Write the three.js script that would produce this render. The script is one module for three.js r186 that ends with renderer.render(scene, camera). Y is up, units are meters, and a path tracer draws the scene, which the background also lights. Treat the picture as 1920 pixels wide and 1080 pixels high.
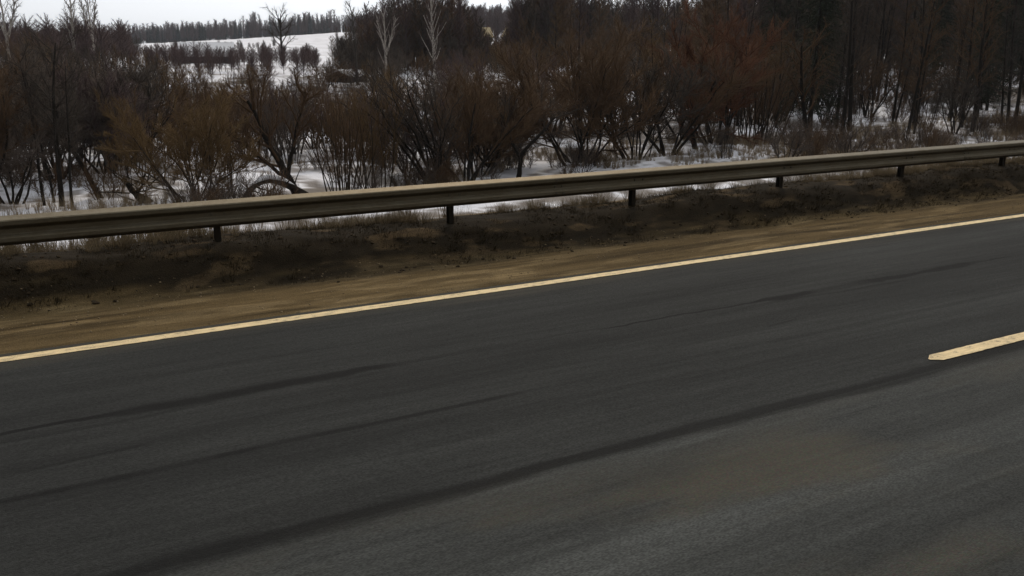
import * as THREE from 'three';
import { mergeGeometries } from 'three/addons/utils/BufferGeometryUtils.js';
import { RoundedBoxGeometry } from 'three/addons/geometries/RoundedBoxGeometry.js';

// ---------------------------------------------------------------- camera, sky, sun, exposure
const scene = new THREE.Scene();
const camera = new THREE.PerspectiveCamera(37.3, 16 / 9, 0.1, 6000);
camera.position.set(0, 2.68, 0);
camera.rotation.order = 'YXZ';
camera.rotation.y = THREE.MathUtils.degToRad(-28.35);
camera.rotation.x = THREE.MathUtils.degToRad(-15.21);

const sunDir = new THREE.Vector3(0.50, 0.74, -0.74).normalize();
{ // thin overcast, brighter toward the hidden sun ahead
  const W = 512, H = 256, data = new Float32Array(W * H * 4), d = new THREE.Vector3();
  for (let j = 0; j < H; j++) for (let i = 0; i < W; i++) {
    const th = ((j + 0.5) / H - 0.5) * Math.PI, ph = ((i + 0.5) / W - 0.5) * 2 * Math.PI;
    d.set(Math.cos(ph) * Math.cos(th), Math.sin(th), Math.sin(ph) * Math.cos(th));
    const c = 0.5 + 0.5 * d.dot(sunDir);
    const l = 0.13 + 1.78 * c * c * c;
    const k = 4 * (j * W + i);
    data[k] = l * 0.975; data[k + 1] = l; data[k + 2] = l * 1.035; data[k + 3] = 1;
  }
  const sky = new THREE.DataTexture(data, W, H, THREE.RGBAFormat, THREE.FloatType);
  sky.mapping = THREE.EquirectangularReflectionMapping;
  sky.minFilter = sky.magFilter = THREE.LinearFilter; sky.needsUpdate = true;
  scene.background = sky; scene.environment = sky;
}
const sun = new THREE.DirectionalLight(0xffe4bd, 1.3);
sun.position.copy(sunDir).multiplyScalar(150); sun.target.position.set(20, 0, -30);
sun.position.add(sun.target.position);
sun.castShadow = true; sun.shadow.radius = 24; sun.shadow.mapSize.set(2048, 2048);
Object.assign(sun.shadow.camera, { left: -90, right: 90, top: 90, bottom: -90, near: 1, far: 400 });
scene.add(sun, sun.target);

const renderer = new THREE.WebGLRenderer({ antialias: true });
renderer.toneMapping = THREE.LinearToneMapping;
renderer.toneMappingExposure = 0.85;
renderer.shadowMap.enabled = true;

// ---------------------------------------------------------------- helpers
let seed = 1;
function reseed(s) { seed = (s * 2654435761) >>> 0 || 1; }
function rnd() { seed = (seed + 0x6D2B79F5) | 0; let t = Math.imul(seed ^ (seed >>> 15), 1 | seed); t = (t + Math.imul(t ^ (t >>> 7), 61 | t)) ^ t; return ((t ^ (t >>> 14)) >>> 0) / 4294967296; }
const rr = (a, b) => a + (b - a) * rnd();
const clamp = (v, a = 0, b = 1) => Math.min(b, Math.max(a, v));
const sstep = (a, b, v) => { const t = clamp((v - a) / (b - a)); return t * t * (3 - 2 * t); };
const mix = (a, b, t) => a + (b - a) * t;
function hash(x, y) { let h = Math.imul(x | 0, 374761393) + Math.imul(y | 0, 668265263); h = Math.imul(h ^ (h >>> 13), 1274126177); return ((h ^ (h >>> 16)) >>> 0) / 4294967296; }
function noise(x, y) {
  const i = Math.floor(x), j = Math.floor(y); let u = x - i, v = y - j; u = u * u * (3 - 2 * u); v = v * v * (3 - 2 * v);
  return mix(mix(hash(i, j), hash(i + 1, j), u), mix(hash(i, j + 1), hash(i + 1, j + 1), u), v);
}
function fbm(x, y, o = 4) { let s = 0, a = 0.5, n = 0; for (let k = 0; k < o; k++) { s += a * noise(x, y); n += a; a *= 0.5; x = x * 2.03 + 17.3; y = y * 2.03 + 5.7; } return s / n; }
const lin2s = c => { c = clamp(c); return 255 * (c < 0.0031308 ? 12.92 * c : 1.055 * Math.pow(c, 1 / 2.4) - 0.055); };
function tex(w, h, f, srgb = true) {   // f(i, j) -> linear [r, g, b] (srgb) or a 0..1 value
  const d = new Uint8Array(w * h * 4);
  for (let j = 0; j < h; j++) for (let i = 0; i < w; i++) {
    const c = f(i, j), k = 4 * (j * w + i);
    if (srgb) { d[k] = lin2s(c[0]); d[k + 1] = lin2s(c[1]); d[k + 2] = lin2s(c[2]); } else d[k] = d[k + 1] = d[k + 2] = 255 * clamp(c);
    d[k + 3] = 255;
  }
  const t = new THREE.DataTexture(d, w, h); t.magFilter = THREE.LinearFilter; t.minFilter = THREE.LinearMipmapLinearFilter; t.generateMipmaps = true;
  t.wrapS = t.wrapT = THREE.RepeatWrapping; if (srgb) t.colorSpace = THREE.SRGBColorSpace; t.needsUpdate = true; return t;
}
const lin = (r, g, b) => new THREE.Color().setRGB(r, g, b);
const std = (r, g, b, rough = 0.9, extra = {}) => new THREE.MeshStandardMaterial({ color: lin(r, g, b), roughness: rough, ...extra });
const matte = (r, g, b, extra = {}) => new THREE.MeshPhysicalMaterial({ color: lin(r, g, b), roughness: 1, specularIntensity: 0.15, ...extra });   // wood, soil, dead plants
const taken = {};
function numbered(n) { taken[n] = (taken[n] ?? -1) + 1; return taken[n] ? `${n}_${String(taken[n]).padStart(3, '0')}` : n; }
function mesh(name, geo, mat, parent) { const m = new THREE.Mesh(geo, mat); m.name = name; m.castShadow = m.receiveShadow = true; parent.add(m); return m; }
function tag(o, label, category, group) { o.userData.label = label; o.userData.category = category; if (group) o.userData.group = group; return o; }
function structure(name, geo, mat) { const m = mesh(numbered(name), geo, mat, scene); m.userData.kind = 'structure'; return m; }
function thing(name, label, category, x, y, z, turn = 0, group) {
  const g = new THREE.Group(); g.name = numbered(name); g.position.set(x, y, z); g.rotation.y = turn; scene.add(g); return tag(g, label, category, group);
}
function stuff(name, label, category, geo, mat, mats) {
  const m = new THREE.InstancedMesh(geo, mat, mats.length); m.name = numbered(name); mats.forEach((q, i) => m.setMatrixAt(i, q));
  m.castShadow = m.receiveShadow = true; scene.add(m); m.userData.kind = 'stuff'; return tag(m, label, category);
}
const M4 = (x, y, z, turn, s, sy = s, tilt = 0) => new THREE.Matrix4().compose(new THREE.Vector3(x, y, z), new THREE.Quaternion().setFromEuler(new THREE.Euler(tilt, turn, 0, 'YXZ')), new THREE.Vector3(s, sy, s));

// ---------------------------------------------------------------- terrain heights (the road runs along x, d = -z is the distance across it)
function terrain(x, z) {
  const d = -z, r = Math.hypot(x, z), az = Math.atan2(x, d) * 57.3;
  const near = sstep(12.7, 21, d);
  let h = -3 * near + near * (fbm(x * 0.16, z * 0.16, 4) - 0.5) * 0.7 + near * (fbm(x * 0.9, z * 0.9, 2) - 0.5) * 0.16;
  h += 4.2 * sstep(58, 150, r) * sstep(20, 40, d);
  const ridge = clamp(8 + az, 8, 34);
  h += (ridge - 1.2) * sstep(150, 1000, r) * sstep(20, 60, d) + (r > 120 ? (fbm(x * 0.02, z * 0.02, 3) - 0.5) * 2.5 * sstep(120, 220, r) : 0);
  return h - (d > 12.5 ? 0.02 : 0);
}

// ---------------------------------------------------------------- ground
{
  const rows = [], cols = [];
  for (let d = 12.4; d < 2600; d *= (d < 25 ? 1.008 : d < 120 ? 1.012 : 1.03)) rows.push(d);
  for (let t = -3.2; t <= 4.5; t += (t > -0.3 && t < 1.95 ? 0.0085 : 0.06)) cols.push(t);
  const P = [], C = [], I = [], snow = [0.84, 0.845, 0.89], grass = [0.13, 0.098, 0.055], litter = [0.075, 0.055, 0.038];
  for (const d of rows) for (const t of cols) {
    const x = t * (d + 4), z = -d, r = Math.hypot(x, z);
    P.push(x, terrain(x, z), z);
    // snow lies in sheets with dead grass and leaf litter melted out between
    const n = fbm(x * 0.22 + 40, z * 0.22, 5), n2 = fbm(x * 1.3 + 9, z * 1.3 + 70, 4);
    let bare = sstep(0.50, 0.60, n * 0.62 + n2 * 0.38);
    const bank = sstep(23, 17, d) * sstep(0.40, 0.52, fbm(x * 0.35 + 3, z * 0.8, 4) + (x < 1.6 ? 0.16 : 0.0) + sstep(14.5, 12.8, d) * 0.3);
    if (d < 60) bare = Math.max(bare, 0.9 * sstep(0.47, 0.56, n * 0.5 + n2 * 0.5 + 0.06 * sstep(14, 34, x)));
    bare = Math.max(bare * (r > 180 ? 0.25 * sstep(900, 180, r) : 0.85), bank);
    const q = mix(0, 1, n2);
    const old = mix(0.82, 1.1, fbm(x * 0.5 + 8, z * 0.5, 4)) * (r > 180 ? 1.02 : 1);
    for (let k = 0; k < 3; k++) C.push(mix(snow[k] * old, mix(grass[k], litter[k], q), bare));
  }
  const nc = cols.length;
  for (let j = 0; j < rows.length - 1; j++) for (let i = 0; i < nc - 1; i++) { const a = j * nc + i; I.push(a, a + 1, a + nc, a + 1, a + nc + 1, a + nc); }
  const g = new THREE.BufferGeometry();
  g.setAttribute('position', new THREE.Float32BufferAttribute(P, 3)); g.setAttribute('color', new THREE.Float32BufferAttribute(C, 3)); g.setIndex(I); g.computeVertexNormals();
  const uv = new Float32Array(P.length / 3 * 2); for (let i = 0; i < uv.length / 2; i++) { uv[2 * i] = P[3 * i] / 2.2; uv[2 * i + 1] = P[3 * i + 2] / 2.2; }
  g.setAttribute('uv', new THREE.BufferAttribute(uv, 2));
  const bump = tex(256, 256, (i, j) => { const a = (n) => { const u = i / 256 * n, v = j / 256 * n; const w = (x, y) => hash(((x % n) + n) % n, ((y % n) + n) % n); const x = Math.floor(u), y = Math.floor(v); let p = u - x, q = v - y; p = p * p * (3 - 2 * p); q = q * q * (3 - 2 * q); return mix(mix(w(x, y), w(x + 1, y), p), mix(w(x, y + 1), w(x + 1, y + 1), p), q); }; return 0.5 * a(8) + 0.3 * a(24) + 0.2 * a(64); }, false);
  structure('snowy_ground', g, new THREE.MeshPhysicalMaterial({ vertexColors: true, roughness: 1, specularIntensity: 0.3, bumpMap: bump, bumpScale: 0.05 }));
  const back = new THREE.PlaneGeometry(1400, 700).rotateX(-Math.PI / 2); // the same country behind the road
  structure('field_ground', back, std(0.30, 0.27, 0.22, 0.95)).position.set(0, -0.25, 350 + 8);
}

// ---------------------------------------------------------------- road
const X0 = -4, XW = 24;               // the stretch of road that one pattern covers
function strip(name, zNear, zFar, y, mat, segs, hf) {   // a sheet along the road from z = -zNear to -zFar
  const xs = []; for (let x = -160; x < 260; x += (x > -8 && x < 32 ? 0.12 : 2)) xs.push(x);
  const P = [], U = [], I = [], n = segs + 1;
  for (const x of xs) for (let j = 0; j < n; j++) { const d = mix(zNear, zFar, j / segs); P.push(x, y + (hf ? hf(x, d) : 0), -d); U.push((x - X0) / XW, (d - zNear) / (zFar - zNear)); }
  for (let i = 0; i < xs.length - 1; i++) for (let j = 0; j < segs; j++) { const a = i * n + j; I.push(a, a + n, a + 1, a + 1, a + n, a + n + 1); }
  const g = new THREE.BufferGeometry(); g.setAttribute('position', new THREE.Float32BufferAttribute(P, 3)); g.setAttribute('uv', new THREE.Float32BufferAttribute(U, 2)); g.setIndex(I); g.computeVertexNormals();
  return structure(name, g, mat);
}
const grain = tex(512, 512, () => 0.35 + 0.65 * rnd(), false);
{
  reseed(5);
  const D0 = -4.2, D1 = 8.86, W = 2048, H = 2048;
  const map = tex(W, H, (i, j) => {
    const x = X0 + XW * i / W, d = D0 + (D1 - D0) * j / H;
    let v = d < 4.47 ? 0.036 : 0.0215;                                    // the near lane is older, drier asphalt than the far one
    v *= 0.62 + 0.76 * fbm(x * 0.3, d * 3.2, 4);                        // long worn streaks
    v *= 0.74 + 0.52 * fbm(x * 1.3 + 31, d * 24, 3);
    v *= 0.66 + 0.68 * fbm(x * 0.22 + 5, d * 0.9 + 3, 4);                  // mottled by age and patching
    v *= 0.60 + 0.80 * rnd();                                           // aggregate
    // lighter polished tracks of the wheels
    for (const [c, w, a] of [[3.35, 0.42, 0.34], [1.5, 0.4, 0.3], [5.75, 0.36, 0.10], [7.95, 0.34, 0.12]]) v *= 1 + a * Math.exp(-Math.pow((d - c - 0.1 * (noise(x * 0.3, c) - 0.5)) / w, 2)) * (0.5 + fbm(x * 0.4 + c * 9, d * 5, 3));
    // sealed longitudinal joint beside the lane marking, a wandering crack in the far lane, a finer one between
    const j1 = 4.49 + 0.10 * (fbm(x * 0.5, 3.1, 3) - 0.5), w1 = 0.07 + 0.13 * fbm(x * 0.7, 8.8, 3);
    v *= 1 - 0.62 * sstep(w1, w1 * 0.35, Math.abs(d - j1) + 0.06 * (fbm(x * 3, d * 20, 2) - 0.5));
    const j2 = 6.86 + 0.11 * (fbm(x * 0.9 + 4.4, 1.7, 4) - 0.5) + 0.05 * (fbm(x * 5, 2.7, 3) - 0.5), w2 = 0.026 + 0.10 * sstep(0.42, 0.7, fbm(x * 0.8, 2.2, 3));
    v *= 1 - 0.78 * sstep(w2, w2 * 0.3, Math.abs(d - j2)) * (0.35 + 0.65 * sstep(0.35, 0.55, fbm(x * 0.9, 6.6, 2)));
    const j2b = 6.70 + 0.16 * (fbm(x * 0.7 + 14, 3.7, 3) - 0.5);
    v *= 1 - 0.35 * sstep(0.05, 0.012, Math.abs(d - j2b)) * sstep(0.45, 0.6, fbm(x * 0.6 + 2, 7.7, 2));
    const j3 = 5.73 + 0.07 * (fbm(x * 0.6 + 11, 5.2, 3) - 0.5), w3 = 0.03 + 0.05 * fbm(x * 0.7 + 5, 9.2, 3);
    v *= 1 - 0.6 * sstep(w3, w3 * 0.3, Math.abs(d - j3)) * (x < 3.2 ? 1 : 0.35) * (0.5 + 0.5 * sstep(0.35, 0.5, fbm(x * 2.1, 12.6, 2)));
    const j4 = 6.2 + 0.5 * (fbm(x * 0.5 + 21, 2.9, 4) - 0.5);
    v *= 1 - 0.4 * sstep(0.035, 0.01, Math.abs(d - j4)) * sstep(0.52, 0.62, fbm(x * 1.1 + 8, 1.4, 2));
    const dirt = Math.max(sstep(8.25, 8.70, d + 0.5 * (fbm(x * 0.7, d * 6, 3) - 0.5)) * 0.75, 0.95 * sstep(0.46, 0.70, fbm(x * 0.5 + 77, d * 1.6, 4)) * sstep(4.6, 3.8, d));
    return [mix(v, 0.078 * (0.7 + 0.6 * rnd()), dirt * 0.55) * 0.95, mix(v, 0.066 * (0.7 + 0.6 * rnd()), dirt * 0.55), mix(v, 0.050, dirt * 0.55) * 0.95];
  });
  map.wrapS = THREE.MirroredRepeatWrapping;
  const bump = grain.clone(); bump.repeat.set(XW / 1.6, (D1 - D0) / 1.6); bump.needsUpdate = true;
  strip('road', D0, D1, 0, new THREE.MeshPhysicalMaterial({ map, roughness: 0.95, specularIntensity: 0.3, bumpMap: bump, bumpScale: 0.006 }), 24, (x, d) => 0.004 * (fbm(x * 0.5, d * 0.8, 2) - 0.5));
}
// painted lines: worn creamy paint, chipped at the edges
function paintedLine(name, x0, x1, d, w, label) {
  const n = Math.max(8, Math.round((x1 - x0) / 0.05)), P = [], U = [], I = [];
  for (let i = 0; i <= n; i++) {
    const x = mix(x0, x1, i / n), e1 = 0.016 * (fbm(x * 14, d, 4) - 0.5), e2 = 0.016 * (fbm(x * 14, d + 9, 4) - 0.5), wob = 0.02 * (noise(x * 0.4, d) - 0.5);
    const taper = name === 'lane_dash' ? Math.min(1, 0.15 + (i / n) * (x1 - x0) / 0.12, 0.15 + (1 - i / n) * (x1 - x0) / 0.12) : 1;
    P.push(x, 0.006, -(d + wob - w / 2 * taper + e1), x, 0.006, -(d + wob + w / 2 * taper + e2)); U.push(x / 3, 0, x / 3, 1);
    if (i) { const a = 2 * i; I.push(a - 2, a, a - 1, a - 1, a, a + 1); }
  }
  const g = new THREE.BufferGeometry(); g.setAttribute('position', new THREE.Float32BufferAttribute(P, 3)); g.setAttribute('uv', new THREE.Float32BufferAttribute(U, 2)); g.setIndex(I); g.computeVertexNormals();
  const m = structure(name, g, paint); m.userData.label = label; return m;
}
reseed(8);
const paint = new THREE.MeshStandardMaterial({ roughness: 0.75, map: tex(1024, 32, (i, j) => { const w = sstep(0.56, 0.80, 0.65 * fbm(i * 0.045, j * 0.12, 4) + 0.35 * rnd()), v = (0.70 + 0.5 * fbm(i * 0.03, j * 0.3, 4)) * (0.85 + 0.3 * rnd()); return [mix(0.66 * v, 0.09, w * 0.8), mix(0.51 * v, 0.075, w * 0.8), mix(0.27 * v, 0.055, w * 0.8)]; }) });
paintedLine('edge_line', -160, 260, 8.68, 0.15, 'cream edge line painted along the far side of the road');
for (let k = -3; k < 8; k++) paintedLine('lane_dash', 6.85 + k * 12, 6.85 + k * 12 + 4, 4.67, 0.15, 'cream lane dash painted on the asphalt');

// ---------------------------------------------------------------- shoulder: brown gravel by the line, dark wet turf around the guardrail
const turfEdge = x => 10.12 + 0.25 * sstep(3, -1, x) + 0.30 * (fbm(x * 0.25, 0.5, 3) - 0.5) + 0.22 * (fbm(x * 1.4, 2.5, 3) - 0.5);
const bank = (x, d) => (0.24 + 0.17 * fbm(x * 0.5, 7.1, 3)) * sstep(10.0 + 0.15 * (noise(x * 0.8, 3) - 0.5), 10.95, d) * sstep(12.6, 11.25, d);   // earth and dead grass heaped against the posts
const shoulderHeight = (x, d) => 0.05 * sstep(8.75, 9.3, d) * (fbm(x * 0.7, d * 2.2, 3) - 0.35) * 1.4 + sstep(-0.1, 0.5, d - turfEdge(x)) * (0.02 + 0.09 * fbm(x * 1.7, d * 2.6, 4)) - 0.012 * sstep(8.95, 8.8, d) + bank(x, d);
{
  reseed(11);
  const D0 = 8.82, D1 = 13.3, W = 2048, H = 1024;
  const map = tex(W, H, (i, j) => {
    const x = X0 + XW * i / W, d = D0 + (D1 - D0) * j / H;
    const t = sstep(-0.30, 0.30, d - turfEdge(x) + 0.7 * (fbm(x * 1.6, d * 7, 4) - 0.5));
    const s = (0.22 + 1.3 * fbm(x * 0.45, d * 9, 4)) * (0.72 + 0.56 * rnd()) * (0.85 + 0.3 * fbm(x * 7, d * 26, 2));
    const tan = sstep(0.56, 0.7, fbm(x * 1.2 + 50, d * 5, 4));
    const a = [mix(0.100, 0.150, tan) * s, mix(0.070, 0.108, tan) * s, mix(0.033, 0.054, tan) * s];
    const p = sstep(0.58, 0.74, fbm(x * 1.6 + 20, d * 4 + 8, 4)), g = (0.6 + 0.8 * rnd()) * (0.6 + 0.8 * fbm(x * 5, d * 12, 3));
    const b = [mix(0.020, 0.062, p) * g, mix(0.015, 0.043, p) * g, mix(0.009, 0.023, p) * g];
    const c = sstep(12.55, 12.95, d + 0.5 * (fbm(x * 1.1, d * 3, 3) - 0.5));
    return a.map((v, k) => mix(mix(v, b[k], t), [0.15, 0.112, 0.068][k] * g, c));
  });
  map.wrapS = THREE.MirroredRepeatWrapping;
  const bump = grain.clone(); bump.repeat.set(XW / 3, (D1 - D0) / 3); bump.needsUpdate = true;
  strip('road_shoulder', D0, D1, 0.004, new THREE.MeshPhysicalMaterial({ map, roughness: 1, specularIntensity: 0.12, bumpMap: bump, bumpScale: 0.012 }), 60, (x, d) => shoulderHeight(x, d) - 0.5 * sstep(12.9, 13.3, d) * 0.4);
}
const padGround = (x, z) => { const d = -z; return d < 13.0 ? 0.004 + shoulderHeight(x, d) : terrain(x, z); };
{
  reseed(13); const peb = new THREE.IcosahedronGeometry(1, 0), p = peb.attributes.position;
  for (let i = 0; i < p.count; i++) { const k = 0.75 + 0.5 * hash(Math.round(p.getX(i) * 9), Math.round(p.getY(i) * 9 + p.getZ(i) * 5)); p.setXYZ(i, p.getX(i) * k, p.getY(i) * 0.6 * k, p.getZ(i) * k); }
  peb.computeVertexNormals();
  const a = []; for (let k = 0; k < 3600; k++) { const x = rr(-5, 27), d = 8.86 + Math.pow(rnd(), 0.8) * 1.7, s = 0.005 + 0.010 * Math.pow(rnd(), 3); if (d < turfEdge(x) + 0.2) a.push(M4(x, padGround(x, -d) + s * 0.2, -d, rr(0, 6.3), s)); }
  const cl = []; for (let k = 0; k < 1500; k++) { const x = rr(-5, 27), d = turfEdge(x) + rr(-0.25, 1.3), s = 0.008 + 0.03 * Math.pow(rnd(), 3); cl.push(M4(x, padGround(x, -d) + s * 0.1, -d, rr(0, 6.3), s)); }
  stuff('clods', 'dark clods of earth on the bank under the guardrail', 'earth', peb, matte(0.045, 0.033, 0.020), cl);
  stuff('gravel', 'loose brown gravel scattered over the road shoulder', 'gravel', peb, matte(0.20, 0.15, 0.09), a);
}

// ---------------------------------------------------------------- tube builder for rails, stems and twigs
class Wood {
  constructor() { this.P = []; this.N = []; this.U = []; this.I = []; }
  tube(pts, rads, sides) {
    let ref = new THREE.Vector3(0.31, 0.12, 0.94), v = 0; const d = new THREE.Vector3(), u = new THREE.Vector3(), w = new THREE.Vector3();
    const base = this.P.length / 3, n = pts.length;
    for (let i = 0; i < n; i++) {
      d.subVectors(pts[Math.min(n - 1, i + 1)], pts[Math.max(0, i - 1)]).normalize();
      if (Math.abs(d.dot(ref)) > 0.95) ref = new THREE.Vector3(0.9, 0.1, -0.4);
      u.crossVectors(d, ref).normalize(); w.crossVectors(d, u); ref = w.clone();
      ref = new THREE.Vector3().crossVectors(u, d).normalize();
      if (i) v += pts[i].distanceTo(pts[i - 1]);
      for (let k = 0; k < sides; k++) {
        const a = k / sides * 6.2832, c = Math.cos(a), s = Math.sin(a), x = u.x * c + w.x * s, y = u.y * c + w.y * s, z = u.z * c + w.z * s;
        this.P.push(pts[i].x + x * rads[i], pts[i].y + y * rads[i], pts[i].z + z * rads[i]); this.N.push(x, y, z); this.U.push(k / sides, v);
      }
      if (i) for (let k = 0; k < sides; k++) { const a = base + (i - 1) * sides + k, b = base + (i - 1) * sides + (k + 1) % sides; this.I.push(a, b, a + sides, b, b + sides, a + sides); }
    }
    return this;
  }
  twig(p, d, L, r) {
    const b = this.P.length / 3, u = new THREE.Vector3(d.y + 0.3, d.z, d.x).cross(d).normalize(), w = new THREE.Vector3().crossVectors(d, u);
    for (let k = 0; k < 3; k++) { const c = Math.cos(k * 2.0944), s = Math.sin(k * 2.0944), x = u.x * c + w.x * s, y = u.y * c + w.y * s, z = u.z * c + w.z * s; this.P.push(p.x + x * r, p.y + y * r, p.z + z * r); this.N.push(x, y, z); this.U.push(k / 3, 0); }
    this.P.push(p.x + d.x * L, p.y + d.y * L, p.z + d.z * L); this.N.push(d.x, d.y, d.z); this.U.push(0, L);
    this.I.push(b, b + 1, b + 3, b + 1, b + 2, b + 3, b + 2, b, b + 3);
  }
  geo() { const g = new THREE.BufferGeometry(); g.setAttribute('position', new THREE.Float32BufferAttribute(this.P, 3)); g.setAttribute('normal', new THREE.Float32BufferAttribute(this.N, 3)); g.setAttribute('uv', new THREE.Float32BufferAttribute(this.U, 2)); g.setIndex(this.I); return g; }
}

// ---------------------------------------------------------------- guardrail: one thing, beams, posts, blocks, bolts
{
  const RZ = -10.9, prof = [[0.964, -0.034], [0.967, -0.024], [0.931, 0.072], [0.918, 0.083], [0.876, 0.083], [0.866, 0.078], [0.832, 0.040], [0.822, 0.035], [0.776, 0.035], [0.766, 0.040], [0.738, 0.074], [0.728, 0.080], [0.690, 0.083], [0.680, 0.079], [0.646, 0.03], [0.637, 0.012]];
  const beamShape = new THREE.Shape(); // the W section with a thickness of 4 mm
  prof.forEach(([y, o], i) => i ? beamShape.lineTo(o, y) : beamShape.moveTo(o, y));
  prof.slice().reverse().forEach(([y, o]) => beamShape.lineTo(o - 0.005, y));
  reseed(21);
  const L = 9.6, beamGeo = (len) => { const g = new THREE.ExtrudeGeometry(beamShape, { depth: len, bevelEnabled: false, steps: 1 }); g.rotateY(Math.PI / 2); g.scale(1, 1, -1); // extrude along x, section faces the road
    const idx = g.index; if (idx) for (let i = 0; i < idx.count; i += 3) { const t = idx.getX(i); idx.setX(i, idx.getX(i + 2)); idx.setX(i + 2, t); } else { for (const n of ['position', 'normal', 'uv']) { const a = g.attributes[n], s = a.itemSize; for (let i = 0; i < a.count; i += 3) for (let k = 0; k < s; k++) { const t = a.array[i * s + k]; a.array[i * s + k] = a.array[(i + 2) * s + k]; a.array[(i + 2) * s + k] = t; } } }
    g.computeVertexNormals();
    const p = g.attributes.position, uv = g.attributes.uv; for (let i = 0; i < p.count; i++) uv.setXY(i, p.getX(i) / 9.6, p.getY(i) / 0.6); return g; };
  const steelMap = tex(2048, 128, (i, j) => { const n = fbm(i * 0.021, j * 0.1, 5), s = fbm(i * 0.11, j * 0.5 + 40, 4), m = sstep(0.38, 0.68, n * 0.5 + s * 0.5), g = 0.88 + 0.24 * rnd(); return [mix(0.158, 0.128, m) * g, mix(0.135, 0.104, m) * g, mix(0.094, 0.067, m) * g]; });
  const steel = new THREE.MeshStandardMaterial({ map: steelMap, roughness: 0.6, metalness: 0.9 });
  const postMat = matte(0.032, 0.026, 0.019), boltMat = std(0.10, 0.085, 0.06, 0.6, { metalness: 0.5 });
  const rail = thing('guardrail', 'long dirty steel guardrail on posts along the road shoulder', 'guardrail', 0, 0, RZ);
  const beam = beamGeo(L + 0.3);
  for (let k = -6; k < 14; k++) { const b = mesh('beam', beam, steel, rail); b.position.set(4.94 + 1.6 - 4 * L + (k + 2) * L, k % 2 ? 0.0 : -0.001, k % 2 ? 0.006 : 0); }
  for (let k = -2; k < 6; k++) for (const dx of [-0.1, 0.02]) for (const [by, bz] of [[0.897, 0.085], [0.799, 0.037], [0.705, 0.084]]) { const q = mesh('bolt', new THREE.CylinderGeometry(0.017, 0.019, 0.018, 8).rotateX(Math.PI / 2), boltMat, rail); q.position.set(6.54 + k * L + 0.15 + dx, by, bz + 0.006); }
  const cs = new THREE.Shape(); cs.moveTo(-0.05, -0.035); cs.lineTo(0.05, -0.035); cs.lineTo(0.05, 0.035); cs.lineTo(0.042, 0.035); cs.lineTo(0.042, -0.027); cs.lineTo(-0.042, -0.027); cs.lineTo(-0.042, 0.035); cs.lineTo(-0.05, 0.035);
  const postGeo = new THREE.ExtrudeGeometry(cs, { depth: 1.75, bevelEnabled: false }); postGeo.rotateX(-Math.PI / 2); postGeo.rotateY(Math.PI / 2);
  const block = new RoundedBoxGeometry(0.1, 0.22, 0.09, 2, 0.008), bolt = new THREE.CylinderGeometry(0.016, 0.018, 0.016, 8).rotateX(Math.PI / 2);
  for (let k = -14; k < 30; k++) {
    const x = 4.94 + 3.2 * k;
    const p = mesh('post', postGeo, postMat, rail); p.position.set(x, -0.85, -0.125); p.rotation.z = rr(-0.012, 0.012);
    const b = mesh('spacer_block', block, postMat, rail); b.position.set(x, 0.80, -0.014 - 0.03);
    for (const dx of [-0.02, 0.02]) { const q = mesh('bolt', bolt, boltMat, rail); q.position.set(x + dx * 4, 0.80, 0.043); }
  }
}

// ---------------------------------------------------------------- bare winter trees
const V = (x, y, z) => new THREE.Vector3(x, y, z);
function walk(p, d, L, n, wander, up) {
  const pts = [p.clone()]; d = d.clone(); let q = p.clone();
  for (let i = 0; i < n; i++) { d.x += rr(-wander, wander); d.y += rr(-wander, wander) * 0.6 + up / n; d.z += rr(-wander, wander); d.normalize(); q = q.clone().addScaledVector(d, L / n); pts.push(q); }
  return pts;
}
function along(pts, t) { const f = t * (pts.length - 1), i = Math.min(pts.length - 2, Math.floor(f)); return { p: pts[i].clone().lerp(pts[i + 1], f - i), d: pts[i + 1].clone().sub(pts[i]).normalize() }; }
function off(d, ang, az) { const u = Math.abs(d.y) < 0.92 ? V(0, 1, 0) : V(1, 0, 0); const a = u.cross(d).normalize(), b = V(0, 0, 0).crossVectors(d, a); return d.clone().multiplyScalar(Math.cos(ang)).addScaledVector(a, Math.sin(ang) * Math.cos(az)).addScaledVector(b, Math.sin(ang) * Math.sin(az)).normalize(); }
function grow(crown, stem, lev, p, d, L, r, cfg) {
  const c = cfg[lev], last = lev === cfg.length - 1;
  if (last) { crown.twig(p, d, L, r); return; }
  const pts = walk(p, d, L, c.seg, c.wander, c.up), rads = pts.map((_, i) => r * mix(1, c.tip ?? 0.35, i / (pts.length - 1)));
  (lev === 0 || c.bark ? stem : crown).tube(pts, rads, c.sides);
  const k = cfg[lev + 1]; let az = rnd() * 6.28;
  for (let i = 0; i < k.n; i++) {
    const t = mix(k.t0, 1, (i + rnd()) / k.n), q = along(pts, Math.min(0.999, t)); az += 2.4 + rr(-0.5, 0.5);
    const dir = off(q.d, k.ang * rr(0.6, 1.35), az); dir.y += k.lift ?? 0; dir.normalize();
    grow(crown, stem, lev + 1, q.p, dir, L * k.len * (1 - (k.cone ?? 0.35) * t) * rr(0.65, 1.3), Math.min(k.rad * rr(0.75, 1.25), r * 0.8), cfg);
  }
}
function kind(s, stems, cfg) {   // -> { stems: [geometry], crown: geometry }
  reseed(s); const crown = new Wood(), out = [];
  for (const [p, d, L, r] of stems()) { const w = new Wood(); grow(crown, w, 0, p, d.normalize(), L, r, cfg); out.push(w.geo()); }
  return { stems: out, crown: crown.geo() };
}
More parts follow.
